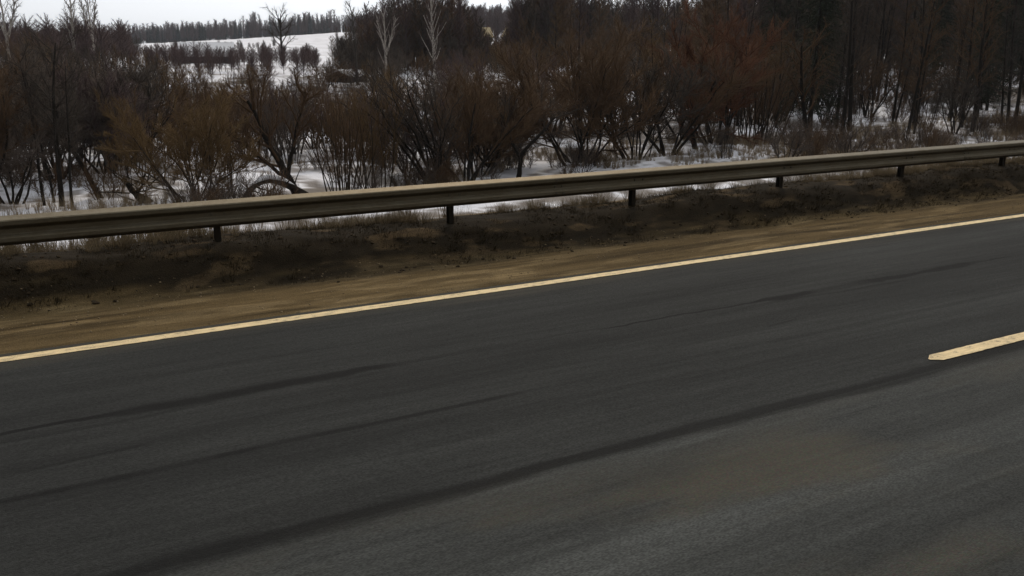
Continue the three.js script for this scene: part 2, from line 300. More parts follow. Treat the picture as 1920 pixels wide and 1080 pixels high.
function fan(n, H, spread, base, r, bias = [0, 0]) {
  return () => Array.from({ length: n }, (_, i) => { const a = i / n * 6.28 + rr(-0.4, 0.4), t = spread * rr(0.25, 1); return [V(Math.cos(a) * base * rnd(), -0.15, Math.sin(a) * base * rnd()), V(Math.cos(a) * t + bias[0], 1, Math.sin(a) * t + bias[1]), H * rr(0.62, 0.9), r * rr(0.7, 1.2)]; });
}
// heights are those of the finished tree at scale 1
const K = {};
const willowCfg = [{ seg: 8, wander: 0.23, up: 0.12, sides: 6, tip: 0.3 }, { n: 7, t0: 0.25, ang: 0.78, len: 0.52, rad: 0.03, seg: 5, wander: 0.27, up: 0.4, sides: 4 }, { n: 8, t0: 0.15, ang: 0.6, len: 0.46, rad: 0.014, seg: 3, wander: 0.25, up: 0.3, sides: 3 }, { n: 19, t0: 0.05, ang: 0.62, len: 0.68, rad: 0.0085, cone: 0.3, lift: 0.12 }];
K.willowA = kind(101, fan(11, 5.2, 0.75, 0.5, 0.055), willowCfg);                     // rounded dome
K.willowB = kind(102, fan(9, 5.6, 0.6, 0.4, 0.062), willowCfg);
K.willowC = kind(103, fan(12, 5.0, 0.9, 0.7, 0.055), willowCfg);
K.willowD = kind(124, fan(13, 5.2, 0.8, 0.8, 0.05), willowCfg); K.willowE = kind(125, fan(6, 5.6, 0.7, 0.5, 0.075), willowCfg); K.willowF = kind(126, fan(10, 5.0, 1.0, 0.5, 0.055, [0.2, 0]), willowCfg);
K.fanLeft = kind(104, fan(11, 5.8, 0.42, 0.55, 0.07, [-0.42, 0.1]), [willowCfg[0], { ...willowCfg[1], n: 6 }, { ...willowCfg[2], n: 6 }, { ...willowCfg[3], n: 7 }]);
const thin = [willowCfg[0], { ...willowCfg[1], n: 6 }, { ...willowCfg[2], n: 6 }, { ...willowCfg[3], n: 8, rad: 0.015 }];
K.willowAFar = kind(121, fan(9, 5.2, 0.75, 0.5, 0.055), thin); K.willowBFar = kind(122, fan(8, 5.6, 0.6, 0.4, 0.06), thin); K.willowCFar = kind(123, fan(9, 5.0, 0.9, 0.7, 0.055), thin);
K.osierA = kind(105, fan(22, 4.6, 0.30, 0.9, 0.03), [{ seg: 6, wander: 0.09, up: 0.1, sides: 4, tip: 0.3 }, { n: 7, t0: 0.2, ang: 0.35, len: 0.42, rad: 0.013, seg: 3, wander: 0.12, up: 0.3, sides: 3 }, { n: 12, t0: 0.05, ang: 0.38, len: 0.5, rad: 0.0075, lift: 0.1 }]);
K.osierB = kind(106, fan(16, 4.4, 0.42, 0.8, 0.03), [{ seg: 6, wander: 0.1, up: 0.1, sides: 4, tip: 0.3 }, { n: 8, t0: 0.15, ang: 0.4, len: 0.45, rad: 0.013, seg: 3, wander: 0.12, up: 0.3, sides: 3 }, { n: 12, t0: 0.05, ang: 0.42, len: 0.5, rad: 0.0075, lift: 0.08 }]);
K.crooked = kind(107, () => [[V(0, -0.2, 0), V(-0.42, 1, 0.05), 4.6, 0.20], [V(-0.42, 0.85, 0.02), V(0.22, 1, 0.1), 3.6, 0.10], [V(-0.30, 0.55, 0), V(-1, 0.62, 0.1), 3.2, 0.10]], [{ seg: 9, wander: 0.2, up: 0.25, sides: 7, tip: 0.3 }, { n: 11, t0: 0.28, ang: 0.75, len: 0.52, rad: 0.055, seg: 6, wander: 0.26, up: 0.4, sides: 5 }, { n: 8, t0: 0.2, ang: 0.65, len: 0.42, rad: 0.02, seg: 3, wander: 0.22, up: 0.3, sides: 3 }, { n: 11, t0: 0.1, ang: 0.55, len: 0.6, rad: 0.009, lift: 0.05 }]);
K.leaning = kind(108, () => [[V(0, -0.2, 0), V(-0.55, 1, 0), 4.8, 0.13]], [{ seg: 9, wander: 0.12, up: 0.3, sides: 6, tip: 0.3 }, { n: 14, t0: 0.3, ang: 0.7, len: 0.42, rad: 0.04, seg: 5, wander: 0.22, up: 0.3, sides: 4 }, { n: 8, t0: 0.15, ang: 0.6, len: 0.45, rad: 0.015, seg: 3, wander: 0.2, up: 0.2, sides: 3 }, { n: 9, t0: 0.1, ang: 0.55, len: 0.6, rad: 0.0085 }]);
K.forked = kind(109, () => [[V(0, -0.2, 0), V(0.12, 1, 0), 1.5, 0.14], [V(0.1, 1.05, 0), V(0.65, 0.8, 0.1), 2.6, 0.10], [V(0.1, 1.1, 0), V(-0.55, 1, -0.1), 2.4, 0.08]], [{ seg: 6, wander: 0.14, up: 0.1, sides: 6, tip: 0.6 }, { n: 6, t0: 0.55, ang: 0.7, len: 0.7, rad: 0.035, seg: 5, wander: 0.25, up: 0.3, sides: 4 }, { n: 7, t0: 0.15, ang: 0.65, len: 0.5, rad: 0.014, seg: 3, wander: 0.22, up: 0.2, sides: 3 }, { n: 9, t0: 0.1, ang: 0.6, len: 0.6, rad: 0.008 }]);
const poleCfg = (n, len, ang) => [{ seg: 10, wander: 0.035, up: 0.15, sides: 7, tip: 0.18 }, { n, t0: 0.22, ang, len, rad: 0.035, cone: 0.62, seg: 4, wander: 0.16, up: 0.35, sides: 4 }, { n: 7, t0: 0.15, ang: 0.6, len: 0.45, rad: 0.013, seg: 2, wander: 0.15, up: 0.2, sides: 3 }, { n: 8, t0: 0.1, ang: 0.55, len: 0.6, rad: 0.0085 }];
K.alderA = kind(110, () => [[V(0, -0.2, 0), V(0.02, 1, 0), 11.5, 0.15]], poleCfg(30, 0.22, 0.95));
K.alderB = kind(111, () => [[V(0, -0.2, 0), V(-0.04, 1, 0.02), 12.5, 0.17]], poleCfg(34, 0.20, 0.85));
K.alderC = kind(112, () => [[V(0, -0.2, 0), V(0.05, 1, 0.02), 11, 0.12], [V(0.3, -0.2, 0.2), V(0.16, 1, -0.05), 9.5, 0.09]], poleCfg(24, 0.21, 0.9));
K.slim = kind(113, () => [[V(0, -0.2, 0), V(0.03, 1, 0), 6.0, 0.07]], [{ seg: 8, wander: 0.05, up: 0.15, sides: 6, tip: 0.2 }, { n: 18, t0: 0.3, ang: 0.8, len: 0.30, rad: 0.024, cone: 0.4, seg: 4, wander: 0.16, up: 0.35, sides: 4 }, { n: 7, t0: 0.15, ang: 0.6, len: 0.45, rad: 0.012, seg: 2, wander: 0.15, up: 0.2, sides: 3 }, { n: 8, t0: 0.1, ang: 0.55, len: 0.6, rad: 0.0085 }]);
K.birchA = kind(114, () => [[V(0, -0.2, 0), V(0.02, 1, 0), 10.5, 0.22]], [{ seg: 10, wander: 0.03, up: 0.1, sides: 7, tip: 0.15 }, { bark: true, n: 26, t0: 0.3, ang: 0.55, len: 0.30, rad: 0.06, cone: 0.6, seg: 5, wander: 0.1, up: 0.35, sides: 4 }, { n: 7, t0: 0.2, ang: 0.55, len: 0.4, rad: 0.018, seg: 2, wander: 0.15, up: 0.0, sides: 3 }, { n: 7, t0: 0.1, ang: 0.6, len: 0.7, rad: 0.011, lift: -0.15 }]);
K.birchB = kind(115, () => [[V(0, -0.2, 0), V(-0.04, 1, 0.03), 9.5, 0.21], [V(0.0, 4.6, 0.1), V(0.36, 1, 0), 4.2, 0.13], [V(-0.15, 4.9, 0.1), V(-0.36, 1, 0.1), 4, 0.12]], [{ seg: 9, wander: 0.04, up: 0.15, sides: 7, tip: 0.15 }, { bark: true, n: 16, t0: 0.3, ang: 0.5, len: 0.32, rad: 0.055, cone: 0.55, seg: 4, wander: 0.1, up: 0.35, sides: 4 }, { n: 6, t0: 0.2, ang: 0.55, len: 0.4, rad: 0.018, seg: 2, wander: 0.15, up: 0.0, sides: 3 }, { n: 7, t0: 0.1, ang: 0.6, len: 0.7, rad: 0.011, lift: -0.15 }]);
K.oak = kind(116, () => [[V(0, -0.2, 0), V(0.02, 1, 0), 7.5, 0.22]], [{ seg: 8, wander: 0.1, up: 0.2, sides: 7, tip: 0.3 }, { n: 15, t0: 0.3, ang: 0.95, len: 0.48, rad: 0.085, cone: 0.35, seg: 6, wander: 0.24, up: 0.3, sides: 5 }, { n: 7, t0: 0.3, ang: 0.7, len: 0.42, rad: 0.032, seg: 3, wander: 0.2, up: 0.15, sides: 3 }, { n: 8, t0: 0.1, ang: 0.6, len: 0.55, rad: 0.015 }]);

{ // spruce: drooping boughs set with needle sprays
  reseed(117); const c = new Wood(), t = new Wood(); t.tube([V(0, -0.2, 0), V(0.03, 5, 0), V(0, 13.6, 0)], [0.19, 0.13, 0.02], 7);
  for (let k = 0; k < 190; k++) {
    const y = 1.2 + 12.2 * (k + rnd()) / 190, L = 0.3 + 2.5 * (1 - y / 13.8) * rr(0.75, 1.15), a = k * 2.4 + rr(-0.3, 0.3);
    const p = walk(V(0, y, 0), V(Math.cos(a), -0.05, Math.sin(a)).normalize(), L, 3, 0.06, -0.35); c.tube(p, [0.03, 0.022, 0.014, 0.006], 3);
    for (let i = 0; i < 14; i++) { const q = along(p, rr(0.12, 0.99)), d = off(q.d, rr(0.5, 1.1), rr(0, 6.28)); d.y -= 0.25; c.twig(q.p, d.normalize(), rr(0.25, 0.5), 0.035); }
  }
  K.spruce = { stems: [t.geo()], crown: c.geo() };
}
reseed(30);
const barkMap = tex(64, 256, (i, j) => { const v = 0.7 + 0.6 * fbm(i * 0.25, j * 0.06, 3) * (0.8 + 0.4 * rnd()); return [v, v, v].map(k => k * 0.62); });
const bark = (r, g, b) => matte(r, g, b, { map: barkMap });
const birchMap = tex(64, 256, (i, j) => { const m = sstep(0.58, 0.66, fbm(i * 0.12, j * 0.5, 3)) * sstep(0.4, 0.5, noise(i * 0.05, j * 0.09)); return [mix(0.50, 0.05, m), mix(0.46, 0.045, m), mix(0.41, 0.04, m)]; });
const B = { dark: bark(0.040, 0.034, 0.028), brown: bark(0.075, 0.056, 0.038), grey: bark(0.14, 0.125, 0.11), birch: new THREE.MeshStandardMaterial({ map: birchMap, roughness: 0.8 }) };
const T = { brown: matte(0.090, 0.057, 0.033), ochre: matte(0.118, 0.077, 0.037), red: matte(0.112, 0.053, 0.030), grey: matte(0.086, 0.069, 0.058), dark: matte(0.058, 0.048, 0.040), plum: matte(0.086, 0.062, 0.060), needle: matte(0.034, 0.040, 0.026) };
const partName = { willowD: 'stem', willowE: 'stem', willowF: 'stem', willowAFar: 'stem', willowBFar: 'stem', willowCFar: 'stem', willowA: 'stem', willowB: 'stem', willowC: 'stem', fanLeft: 'stem', osierA: 'stem', osierB: 'stem' };
let nTris = 0;
function tree(k, name, label, x, z, s, turn, b, t, group, sy = s) {
  const g = thing(name, label, /shrub|willow|osier/.test(name) ? (/shrub|osier/.test(name) ? 'shrub' : 'willow') : 'tree', x, terrain(x, z), z, turn, group);
  g.scale.set(s, sy, s);
  K[k].stems.forEach((q, i) => mesh(partName[k] ?? (i ? 'limb' : 'trunk'), q, B[b], g)); mesh('crown', K[k].crown, T[t], g);
  nTris += (K[k].stems.reduce((a, q) => a + q.index.count, 0) + K[k].crown.index.count) / 3;
  return g;
}
// the front row, left to right, standing on the snowy flat below the embankment
tree('willowB', 'willow_shrub', 'dark brown willow shrub cut off by the left edge of the photo', -3.0, -38.8, 1.05, 0.3, 'dark', 'brown');
tree('willowF', 'willow_shrub', 'dark willow shrub just left of the group of slim trunks', -1.6, -39.5, 0.98, 1.7, 'dark', 'grey');
tree('slim', 'slim_tree', 'slim dark tree, leftmost of the four close trunks at the left', -0.4, -38.2, 0.98, 0.5, 'dark', 'dark');
tree('slim', 'slim_tree', 'thin bare tree between the leftmost and thickest of four close trunks', -0.05, -38.8, 0.88, 2.2, 'dark', 'grey');
tree('slim', 'slim_tree', 'thickest straight dark trunk of the four standing together at the left', 0.2, -37.3, 1.06, 4.1, 'dark', 'dark').children[0].scale.set(1.5, 1, 1.5);
tree('slim', 'slim_tree', 'slim dark tree, rightmost of the four close trunks at the left', 0.55, -36.9, 0.92, 5.2, 'dark', 'dark');
tree('leaning', 'leaning_tree', 'bare tree leaning left between the slim trunks and the torn stump', 1.75, -38.6, 0.95, 0, 'dark', 'dark');
tree('osierA', 'osier_shrub', 'grey upright shrub behind the torn stump', 3.0, -46, 1.05, 0.6, 'grey', 'plum');
tree('willowC', 'willow_shrub', 'broad ochre willow clump with many stems right of the torn stump', 5.0, -36.8, 0.96, 0.9, 'brown', 'ochre');
tree('osierB', 'osier_shrub', 'brown upright shrub beside the broad ochre willow clump', 6.3, -38.2, 0.92, 2.0, 'brown', 'brown');
tree('crooked', 'crooked_willow', 'large crooked willow with a thick black trunk leaning left over the fallen log', 9.4, -37.0, 1.02, 0, 'dark', 'brown');
tree('osierA', 'osier_shrub', 'dense upright brown shrub right of the crooked willow', 11.3, -36.4, 0.95, 1.1, 'brown', 'brown');
tree('osierB', 'osier_shrub', 'ochre upright shrub left of the slanting fan of willow stems', 12.6, -36.5, 1.0, 2.6, 'brown', 'ochre');
tree('fanLeft', 'slanting_willow', 'willow with a fan of dark stems all slanting to the left', 15.8, -36.8, 1.0, 0, 'dark', 'dark');
tree('willowE', 'willow_shrub', 'dark willow just right of the slanting fan of stems', 17.4, -37.0, 0.98, 3.3, 'dark', 'brown');
tree('willowD', 'willow_shrub', 'brown willow left of the small forked tree', 19.0, -39.0, 0.98, 4.4, 'dark', 'brown');
tree('forked', 'forked_tree', 'small black tree forking low just above the guardrail', 19.9, -36.3, 1.0, 0.1, 'dark', 'dark');
tree('willowC', 'dome_willow', 'large dome shaped willow with dark brown crown right of the small forked tree', 25.6, -39.6, 1.5, 0.4, 'dark', 'brown');
tree('willowD', 'willow_shrub', 'dark many-stemmed willow just right of the large dome willow', 29.8, -40.2, 1.22, 1.3, 'dark', 'dark');
tree('willowE', 'willow_shrub', 'dark willow with spreading stems left of the reddish willow', 32.4, -40.6, 1.2, 2.5, 'dark', 'brown');
tree('forked', 'forked_tree', 'thin forked tree against pale snow under the reddish willow', 35.2, -41.3, 1.35, 2.0, 'dark', 'grey');
tree('willowF', 'reddish_willow', 'tall reddish brown willow with a broad crown', 38.2, -43.0, 1.62, 3.8, 'dark', 'red');
tree('leaning', 'leaning_tree', 'thick dark tree leaning left at the edge of the dark wood', 46.4, -42.6, 1.5, 0.2, 'dark', 'brown');
tree('osierA', 'osier_shrub', 'dark upright shrub left of the thick leaning tree', 43.0, -44.0, 1.45, 0.7, 'dark', 'brown');
// the tall dark wood on the right
{
  reseed(41);
  const list = [[50.5, -43.5, 'alderA'], [53, -45, 'alderB'], [54.6, -41.2, 'alderC'], [57.5, -43, 'alderA'], [59, -46, 'alderC'], [60.5, -40.2, 'alderB'], [62.0, -42.2, 'alderA'], [64.5, -45, 'alderB'], [65.2, -40, 'alderA'], [67.5, -42, 'alderC'], [69, -39.2, 'alderB'], [71.5, -41.8, 'alderA'], [73, -38.5, 'alderB'], [75.5, -40, 'alderC'], [78, -37.5, 'alderA'], [80, -40.6, 'alderB'], [83, -37, 'alderC'], [86, -40, 'alderB'], [90, -38, 'alderA']];
  const nth = ['first', 'second', 'third', 'fourth', 'fifth', 'sixth', 'seventh', 'eighth', 'ninth', 'tenth', 'eleventh', 'twelfth', 'thirteenth', 'fourteenth', 'fifteenth', 'sixteenth', 'seventeenth', 'eighteenth', 'nineteenth'];
  list.sort((a, b) => a[0] / -a[1] - b[0] / -b[1]);
  for (const [i, [x, z, k]] of list.entries()) tree(k, 'alder_tree', `${nth[i]} tall dark bare trunk from the left along the front of the right hand wood`, x, z, rr(0.95, 1.15), rr(0, 6.3), 'dark', rnd() < 0.5 ? 'dark' : 'brown', 'tall dark trees of the wood at the right');
  for (let k = 0; k < 34; k++) { const x = rr(48, 118), z = -rr(47, 75) + (x - 48) * 0.12; if (x / -z > 1.37 && x / -z < 1.43) continue; tree(['alderA', 'alderB', 'alderC'][k % 3], 'alder_tree', 'tall dark bare tree deep in the wood at the right', x, z, rr(0.95, 1.25), rr(0, 6.3), 'dark', rnd() < 0.6 ? 'dark' : 'grey', 'trees deep in the dark wood'); }
  for (let k = 0; k < 16; k++) { const x = rr(46, 92), z = -rr(40, 60); if (x / -z > 1.37 && x / -z < 1.43) continue; tree(k % 2 ? 'osierA' : 'willowBFar', 'undergrowth_shrub', 'brown bare shrub under the tall trees of the dark wood', x, z, rr(0.7, 1.1), rr(0, 6.3), 'dark', rnd() < 0.5 ? 'brown' : 'dark', 'undergrowth of the dark wood'); }
}
for (let k = 0; k < 44; k++) { const t = rr(0.98, 1.95), d = rr(46, 88), x = t * d; if (t > 1.37 && t < 1.43 && d < 66) continue; tree('spruce', 'spruce_tree', 'dark green spruce standing behind the bare trunks of the wood at the right', x, -d, rr(0.9, 1.2), rr(0, 6.3), 'dark', 'needle', 'spruces in the dark wood'); }
for (let k = 0; k < 15; k++) { const t = rr(0.85, 1.75), d = rr(30, 41), x = t * d; tree(k % 3 ? 'osierB' : 'willowAFar', 'undergrowth_shrub', 'low brown bare shrub on the snow at the foot of the dark wood', x, -d, rr(0.28, 0.5), rr(0, 6.3), 'dark', k % 2 ? 'brown' : 'grey', 'low shrubs before the dark wood'); }
// thickets behind the front row. t = x / d places a shrub in the sweep of the valley
{
  reseed(52);
  const gaps = [[0.385, 0.425, 44, 125], [0.50, 0.535, 44, 100], [0.305, 0.325, 88, 125]];
  let made = 0;
  const rows = [[-0.12, 0.10, 45, 60, 17, 5.9, 7.4], [0.10, 0.36, 46, 62, 22, 3.8, 4.9], [0.36, 0.60, 46, 62, 11, 4.4, 6.0], [0.60, 1.12, 46, 64, 25, 6.4, 8.6], [-0.12, 0.12, 64, 105, 20, 5.6, 7.2], [0.12, 0.36, 64, 102, 44, 2.9, 4.1], [0.36, 0.60, 66, 105, 28, 4.4, 6.2], [0.60, 1.15, 66, 105, 34, 7, 10]];
  for (const [t0, t1, d0, d1, n, h0, h1] of rows) for (let i = 0; i < n; i++) {
    let t = mix(t0, t1, (i + rnd()) / n), d = rr(d0, d1);
    if (gaps.some(([a, b, c, e]) => t > a && t < b && d > c && d < e)) { if (d > 62) continue; d = 41; if (rnd() < 0.8) continue; }
    const x = t * d, H = rr(h0, h1), tall = H > 7.4, pick = rnd();
    const k = tall ? ['alderA', 'alderC', 'willowB'][Math.floor(pick * 3)] : pick < 0.3 ? 'willowA' : pick < 0.55 ? 'willowB' : pick < 0.75 ? 'willowC' : pick < 0.88 ? 'osierA' : 'osierB';
    const full = { alderA: 11, alderC: 10.5, willowA: 6, willowB: 6.2, willowC: 5.8, osierA: 5.2, osierB: 5.0 }[k];
    const side = t < 0.1 ? 'left' : t < 0.36 ? 'midleft' : t < 0.6 ? 'mid' : 'right', farRow = d > 63;
    const where = { left: 'at the left under the birches', midleft: 'below the snowy hillside', mid: 'in the middle of the valley', right: 'left of the dark wood' }[side];
    tree(d > 50 && K[k + 'Far'] ? k + 'Far' : k, tall ? 'bare_tree' : 'thicket_shrub', `bare brown ${tall ? 'tree' : 'shrub'} in the ${farRow ? 'rear' : 'front'} of the thicket ${where}`, x, -d, H / full, rr(0, 6.3), 'dark', ['brown', 'grey', 'plum', 'ochre', 'brown', 'dark'][Math.floor(rnd() * 6)], `${farRow ? 'rear' : 'front'} thicket ${where}`);
    made++;
  }
}
// birches and single trees that stand out
tree('birchB', 'birch_tree', 'white birch at the far left edge against the sky', -2.4, -112, 1.05, 0.4, 'birch', 'plum');
tree('birchA', 'birch_tree', 'left one of the two white birches against the sky at the left', 3.9, -112, 1.0, 1.0, 'birch', 'plum');
tree('birchB', 'birch_tree', 'right one of the two white birches against the sky at the left', 6.3, -120, 1.02, 2.2, 'birch', 'plum');
tree('birchB', 'birch_tree', 'white birch with forked trunk before the dark trees in the middle', 33.6, -91, 0.92, 0.1, 'birch', 'plum');
tree('birchA', 'birch_tree', 'tall white birch right of the forked birch before the dark trees', 36.6, -84.5, 1.08, 3.0, 'birch', 'plum');
tree('birchA', 'birch_tree', 'thin pale birch left of the forked birch', 33.2, -100, 0.85, 4.0, 'grey', 'grey');
tree('oak', 'field_oak', 'lone dark spreading tree before the snowy hillside', 35.6, -145, 1.08, 0.9, 'dark', 'dark');

tree('osierB', 'thicket_shrub', 'low brown shrub before the left end of the small dark shed', 31.2, -98, 0.62, 0.7, 'dark', 'brown');
tree('willowAFar', 'thicket_shrub', 'low spreading shrub before the right end of the small dark shed', 33.4, -100, 0.50, 2.7, 'dark', 'plum');
// ---------------------------------------------------------------- buildings beyond the thicket
function gable(name, label, x, z, turn, L, D, wallH, roofH, wallMat, roofMat, trims, boards) {
  const g = thing(name, label, /shed|barn/.test(name) ? name : 'house', x, terrain(x, z) - 0.1, z, turn);
  const s = new THREE.Shape(); s.moveTo(-D / 2, 0); s.lineTo(D / 2, 0); s.lineTo(D / 2, wallH); s.lineTo(0, wallH + roofH); s.lineTo(-D / 2, wallH);
  const w = new THREE.ExtrudeGeometry(s, { depth: L, bevelEnabled: false }); w.rotateY(Math.PI / 2); w.translate(-L / 2, 0, 0); mesh('wall', w, wallMat, g);
  const a = Math.atan2(roofH, D / 2), sl = Math.hypot(roofH, D / 2) + 0.45;
  for (const q of [-1, 1]) { const r = mesh('roof', new RoundedBoxGeometry(L + 0.7, 0.16, sl, 2, 0.05), roofMat, g); r.position.set(0, wallH + roofH / 2 + 0.02 - 0.1, q * (D / 4 + 0.08)); r.rotation.x = q * a; }
  if (boards) { const bg = new THREE.BoxGeometry(0.2, wallH - 0.1, 0.04); for (let i = 0; i < boards; i++) { const b = mesh('board', bg, i % 3 ? trims[0] : trims[1], g); b.position.set(-L / 2 + (i + 0.5) * L / boards, wallH / 2, D / 2 + 0.02 + 0.004 * (i % 2)); } }
  return g;
}
const snowRoof = std(0.78, 0.78, 0.80, 0.95), tar = std(0.035, 0.036, 0.042, 0.9), planks = [std(0.30, 0.23, 0.13, 0.9), std(0.20, 0.15, 0.09, 0.9)];
gable('barn', 'long low dark barn with a snow covered roof under the hillside', 32.4, -197, -0.16, 10.6, 7.5, 1.9, 2.6, tar, snowRoof, [std(0.04, 0.04, 0.046), std(0.05, 0.047, 0.047)], 34);
gable('shed', 'small dark shed with snowy roof among the shrubs in the middle', 33.9, -106, 0.75, 4.4, 3.2, 1.0, 0.6, matte(0.02, 0.017, 0.020), snowRoof, [matte(0.022, 0.018, 0.022), matte(0.028, 0.023, 0.026)], 18);
function cottage(label, x, z, turn) {
  const g = thing('cottage', label, 'house', x, terrain(x, z) - 0.2, z, turn), L = 9.4, D = 7.6, h = 2.4, rh = 4.6;
  const w = mesh('wall', new THREE.BoxGeometry(L - 0.8, h, D - 0.8), matte(0.06, 0.05, 0.04), g); w.position.y = h / 2;
  const a = [[-L / 2, h, D / 2], [L / 2, h, D / 2], [L / 2, h, -D / 2], [-L / 2, h, -D / 2], [-L * 0.32, h + rh, 0], [L * 0.32, h + rh, 0]];
  const tri = [[0, 1, 5], [0, 5, 4], [1, 2, 5], [2, 3, 4], [2, 4, 5], [3, 0, 4], [0, 3, 2], [0, 2, 1]].flat().flatMap(k => a[k]);
  const rg = new THREE.BufferGeometry(); rg.setAttribute('position', new THREE.Float32BufferAttribute(tri, 3)); rg.computeVertexNormals(); mesh('roof', rg, matte(0.52, 0.42, 0.25), g);
  const chim = mesh('chimney', new THREE.BoxGeometry(0.6, 1.6, 0.6), matte(0.2, 0.09, 0.06), g); chim.position.set(1.8, h + rh - 0.3, -0.8);
  for (const dx of [-2.6, 0.2, 2.8]) { const q = mesh('window', new THREE.BoxGeometry(1.1, 1.3, 0.08), std(0.5, 0.48, 0.42), g); q.position.set(dx, 1.4, D / 2 - 0.38); const p = mesh('pane', new THREE.BoxGeometry(0.9, 1.1, 0.03), std(0.02, 0.024, 0.03, 0.1), q); p.position.z = 0.04; }
}
cottage('far cottage with a straw coloured roof, left of the two among the dark trees', 192.2, -384.7, -0.46);
cottage('far cottage with a straw coloured roof, right of the two among the dark trees', 204.2, -378.4, -0.30);

// ---------------------------------------------------------------- woods behind that read as one mass
function mergedTree(s, H, n, len, ang, rad, twigs, twigRad) {
  const k = kind(s, () => [[V(0, -0.3, 0), V(rr(-0.03, 0.03), 1, 0), H, H * 0.014]], [{ seg: 6, wander: 0.04, up: 0.1, sides: 5, tip: 0.2 }, { n, t0: 0.18, ang, len, rad, cone: 0.55, seg: 3, wander: 0.15, up: 0.3, sides: 3 }, { n: twigs, t0: 0.1, ang: 0.6, len: 0.5, rad: twigRad }]);
  return mergeGeometries([...k.stems, k.crown]);
}
{
  reseed(61);
  const wood = [mergedTree(201, 11, 34, 0.26, 0.8, 0.05, 22, 0.026), mergedTree(202, 12, 36, 0.24, 0.7, 0.05, 22, 0.026), mergedTree(203, 9.5, 34, 0.32, 0.85, 0.045, 24, 0.024)];
  const a = [[], [], []];
  for (let i = 0; i < 1500; i++) {
    const t = i < 330 ? rr(0.32, 0.62) : i < 700 ? rr(0.85, 2.0) : rr(0.30, 1.75), d = i < 330 ? rr(114, 170) : i < 700 ? rr(70, 120) : rr(118, 230), x = t * d, r = Math.hypot(x, d);
    if (t < 0.335 && d < 150) continue;
    const edge = sstep(0.285, 0.40, t), cot = Math.exp(-Math.pow((t - 0.515) / 0.028, 2));
    const s = rr(0.66, 1.1) * mix(0.5, 1, edge) * (t > 0.54 ? 1.32 : 1) * (1 - 0.56 * cot);
    a[i % 3].push(M4(x, terrain(x, -d) - 0.1, -d, rr(0, 6.3), s, s * rr(0.92, 1.08)));
  }
  for (let k = 0; k < 3; k++) stuff('woodland', ['dark bare woodland massed behind the middle of the valley', 'dark bare woodland of taller trees behind the valley thickets', 'dense low bare woodland filling the slope behind the thickets'][k], 'woodland', wood[k], [T.dark, T.plum, T.brown][k], a[k]);
  const behind = []; // the same wood goes on behind the cottages
  for (let i = 0; i < 260; i++) { const t = rr(0.42, 0.66), d = rr(400, 470), x = t * d, s = rr(1.1, 1.7); behind.push(M4(x, terrain(x, -d) - 0.1, -d, rr(0, 6.3), s)); }
  stuff('woodland', 'dark bare woodland on the rise behind the two far cottages', 'woodland', wood[2], T.plum, behind);
  const brush = mergedTree(207, 5, 34, 0.5, 0.75, 0.04, 26, 0.024), bl = [];
  for (let i = 0; i < 260; i++) { const t = rr(0.31, 0.62), d = rr(106, 150), x = t * d; if (t > 0.385 && t < 0.42) continue; const s = rr(0.3, 0.9) * (1 - 0.45 * Math.exp(-Math.pow((t - 0.515) / 0.03, 2))); bl.push(M4(x, terrain(x, -d) - 0.1, -d, rr(0, 6.3), s)); }
  stuff('brush_wood', 'dark low brush closing off the valley under the bare woodland', 'brush', brush, T.dark, bl);
  const low = mergedTree(204, 6, 30, 0.42, 0.8, 0.035, 22, 0.022), c = [];
  for (let i = 0; i < 330; i++) { const t = rr(-0.15, 0.285), d = rr(108, t > 0.085 ? 178 : 260), x = t * d, s = (t < 0.085 ? rr(0.9, 1.15) : rr(0.40, 0.60)); if (t > 0.15 && t < 0.185 && d > 150) continue; c.push(M4(x, terrain(x, -d) - 0.1, -d, rr(0, 6.3), s)); }
  stuff('scrub_wood', 'low bare scrub massed below the far snowy hillside at the left', 'scrub', low, T.plum, c);
  const hedge = []; for (let i = 0; i < 150; i++) { const t = i < 95 ? rr(-0.05, 0.10) : rr(0.13, 0.24), d = (i < 95 ? 300 : 420) + rr(-8, 8), x = t * d, s = i < 95 ? rr(0.6, 1.2) : rr(0.3, 0.7); if (i >= 95 && rnd() < 0.35) continue; hedge.push(M4(x, terrain(x, -d) - 0.1, -d, rr(0, 6.3), s)); }
  stuff('hedgerow', 'dark hedgerow of bare trees crossing the far snowy slope', 'hedgerow', low, T.dark, hedge);
  // far conifer and birch belt on top of the hill
  const sp = new Wood(); reseed(205); sp.tube([V(0, -0.5, 0), V(0, 15, 0)], [0.22, 0.03], 5);
  for (let k = 0; k < 230; k++) { const y = 1.5 + 13 * Math.pow(rnd(), 0.8), L = 0.35 + 3.1 * (1 - y / 15) * rr(0.7, 1.15), q = rnd() * 6.28; sp.twig(V(0, y, 0), V(Math.cos(q), -0.32, Math.sin(q)).normalize(), L, 0.13 + 0.12 * (1 - y / 15)); }
  const f1 = [], f2 = [], far2 = mergedTree(206, 15, 40, 0.25, 0.75, 0.12, 12, 0.075);
  for (let i = 0; i < 4400; i++) { const az = rr(-16, 62) / 57.3, r = rr(915, 1100), x = r * Math.sin(az), z = -r * Math.cos(az), s = rr(0.7, 1.35) * (0.8 + 0.6 * fbm(x * 0.03, 4, 2)); (i % 5 < 2 ? f1 : f2).push(M4(x, terrain(x, z) - 0.2, z, rr(0, 6.3), s)); }
  stuff('far_forest', 'dark conifer belt along the top of the far snowy hill', 'forest', sp.geo(), std(0.022, 0.030, 0.026, 0.95), f1);
  stuff('far_forest', 'bare trees mixed into the forest belt along the far hilltop', 'forest', far2, T.plum, f2);
}

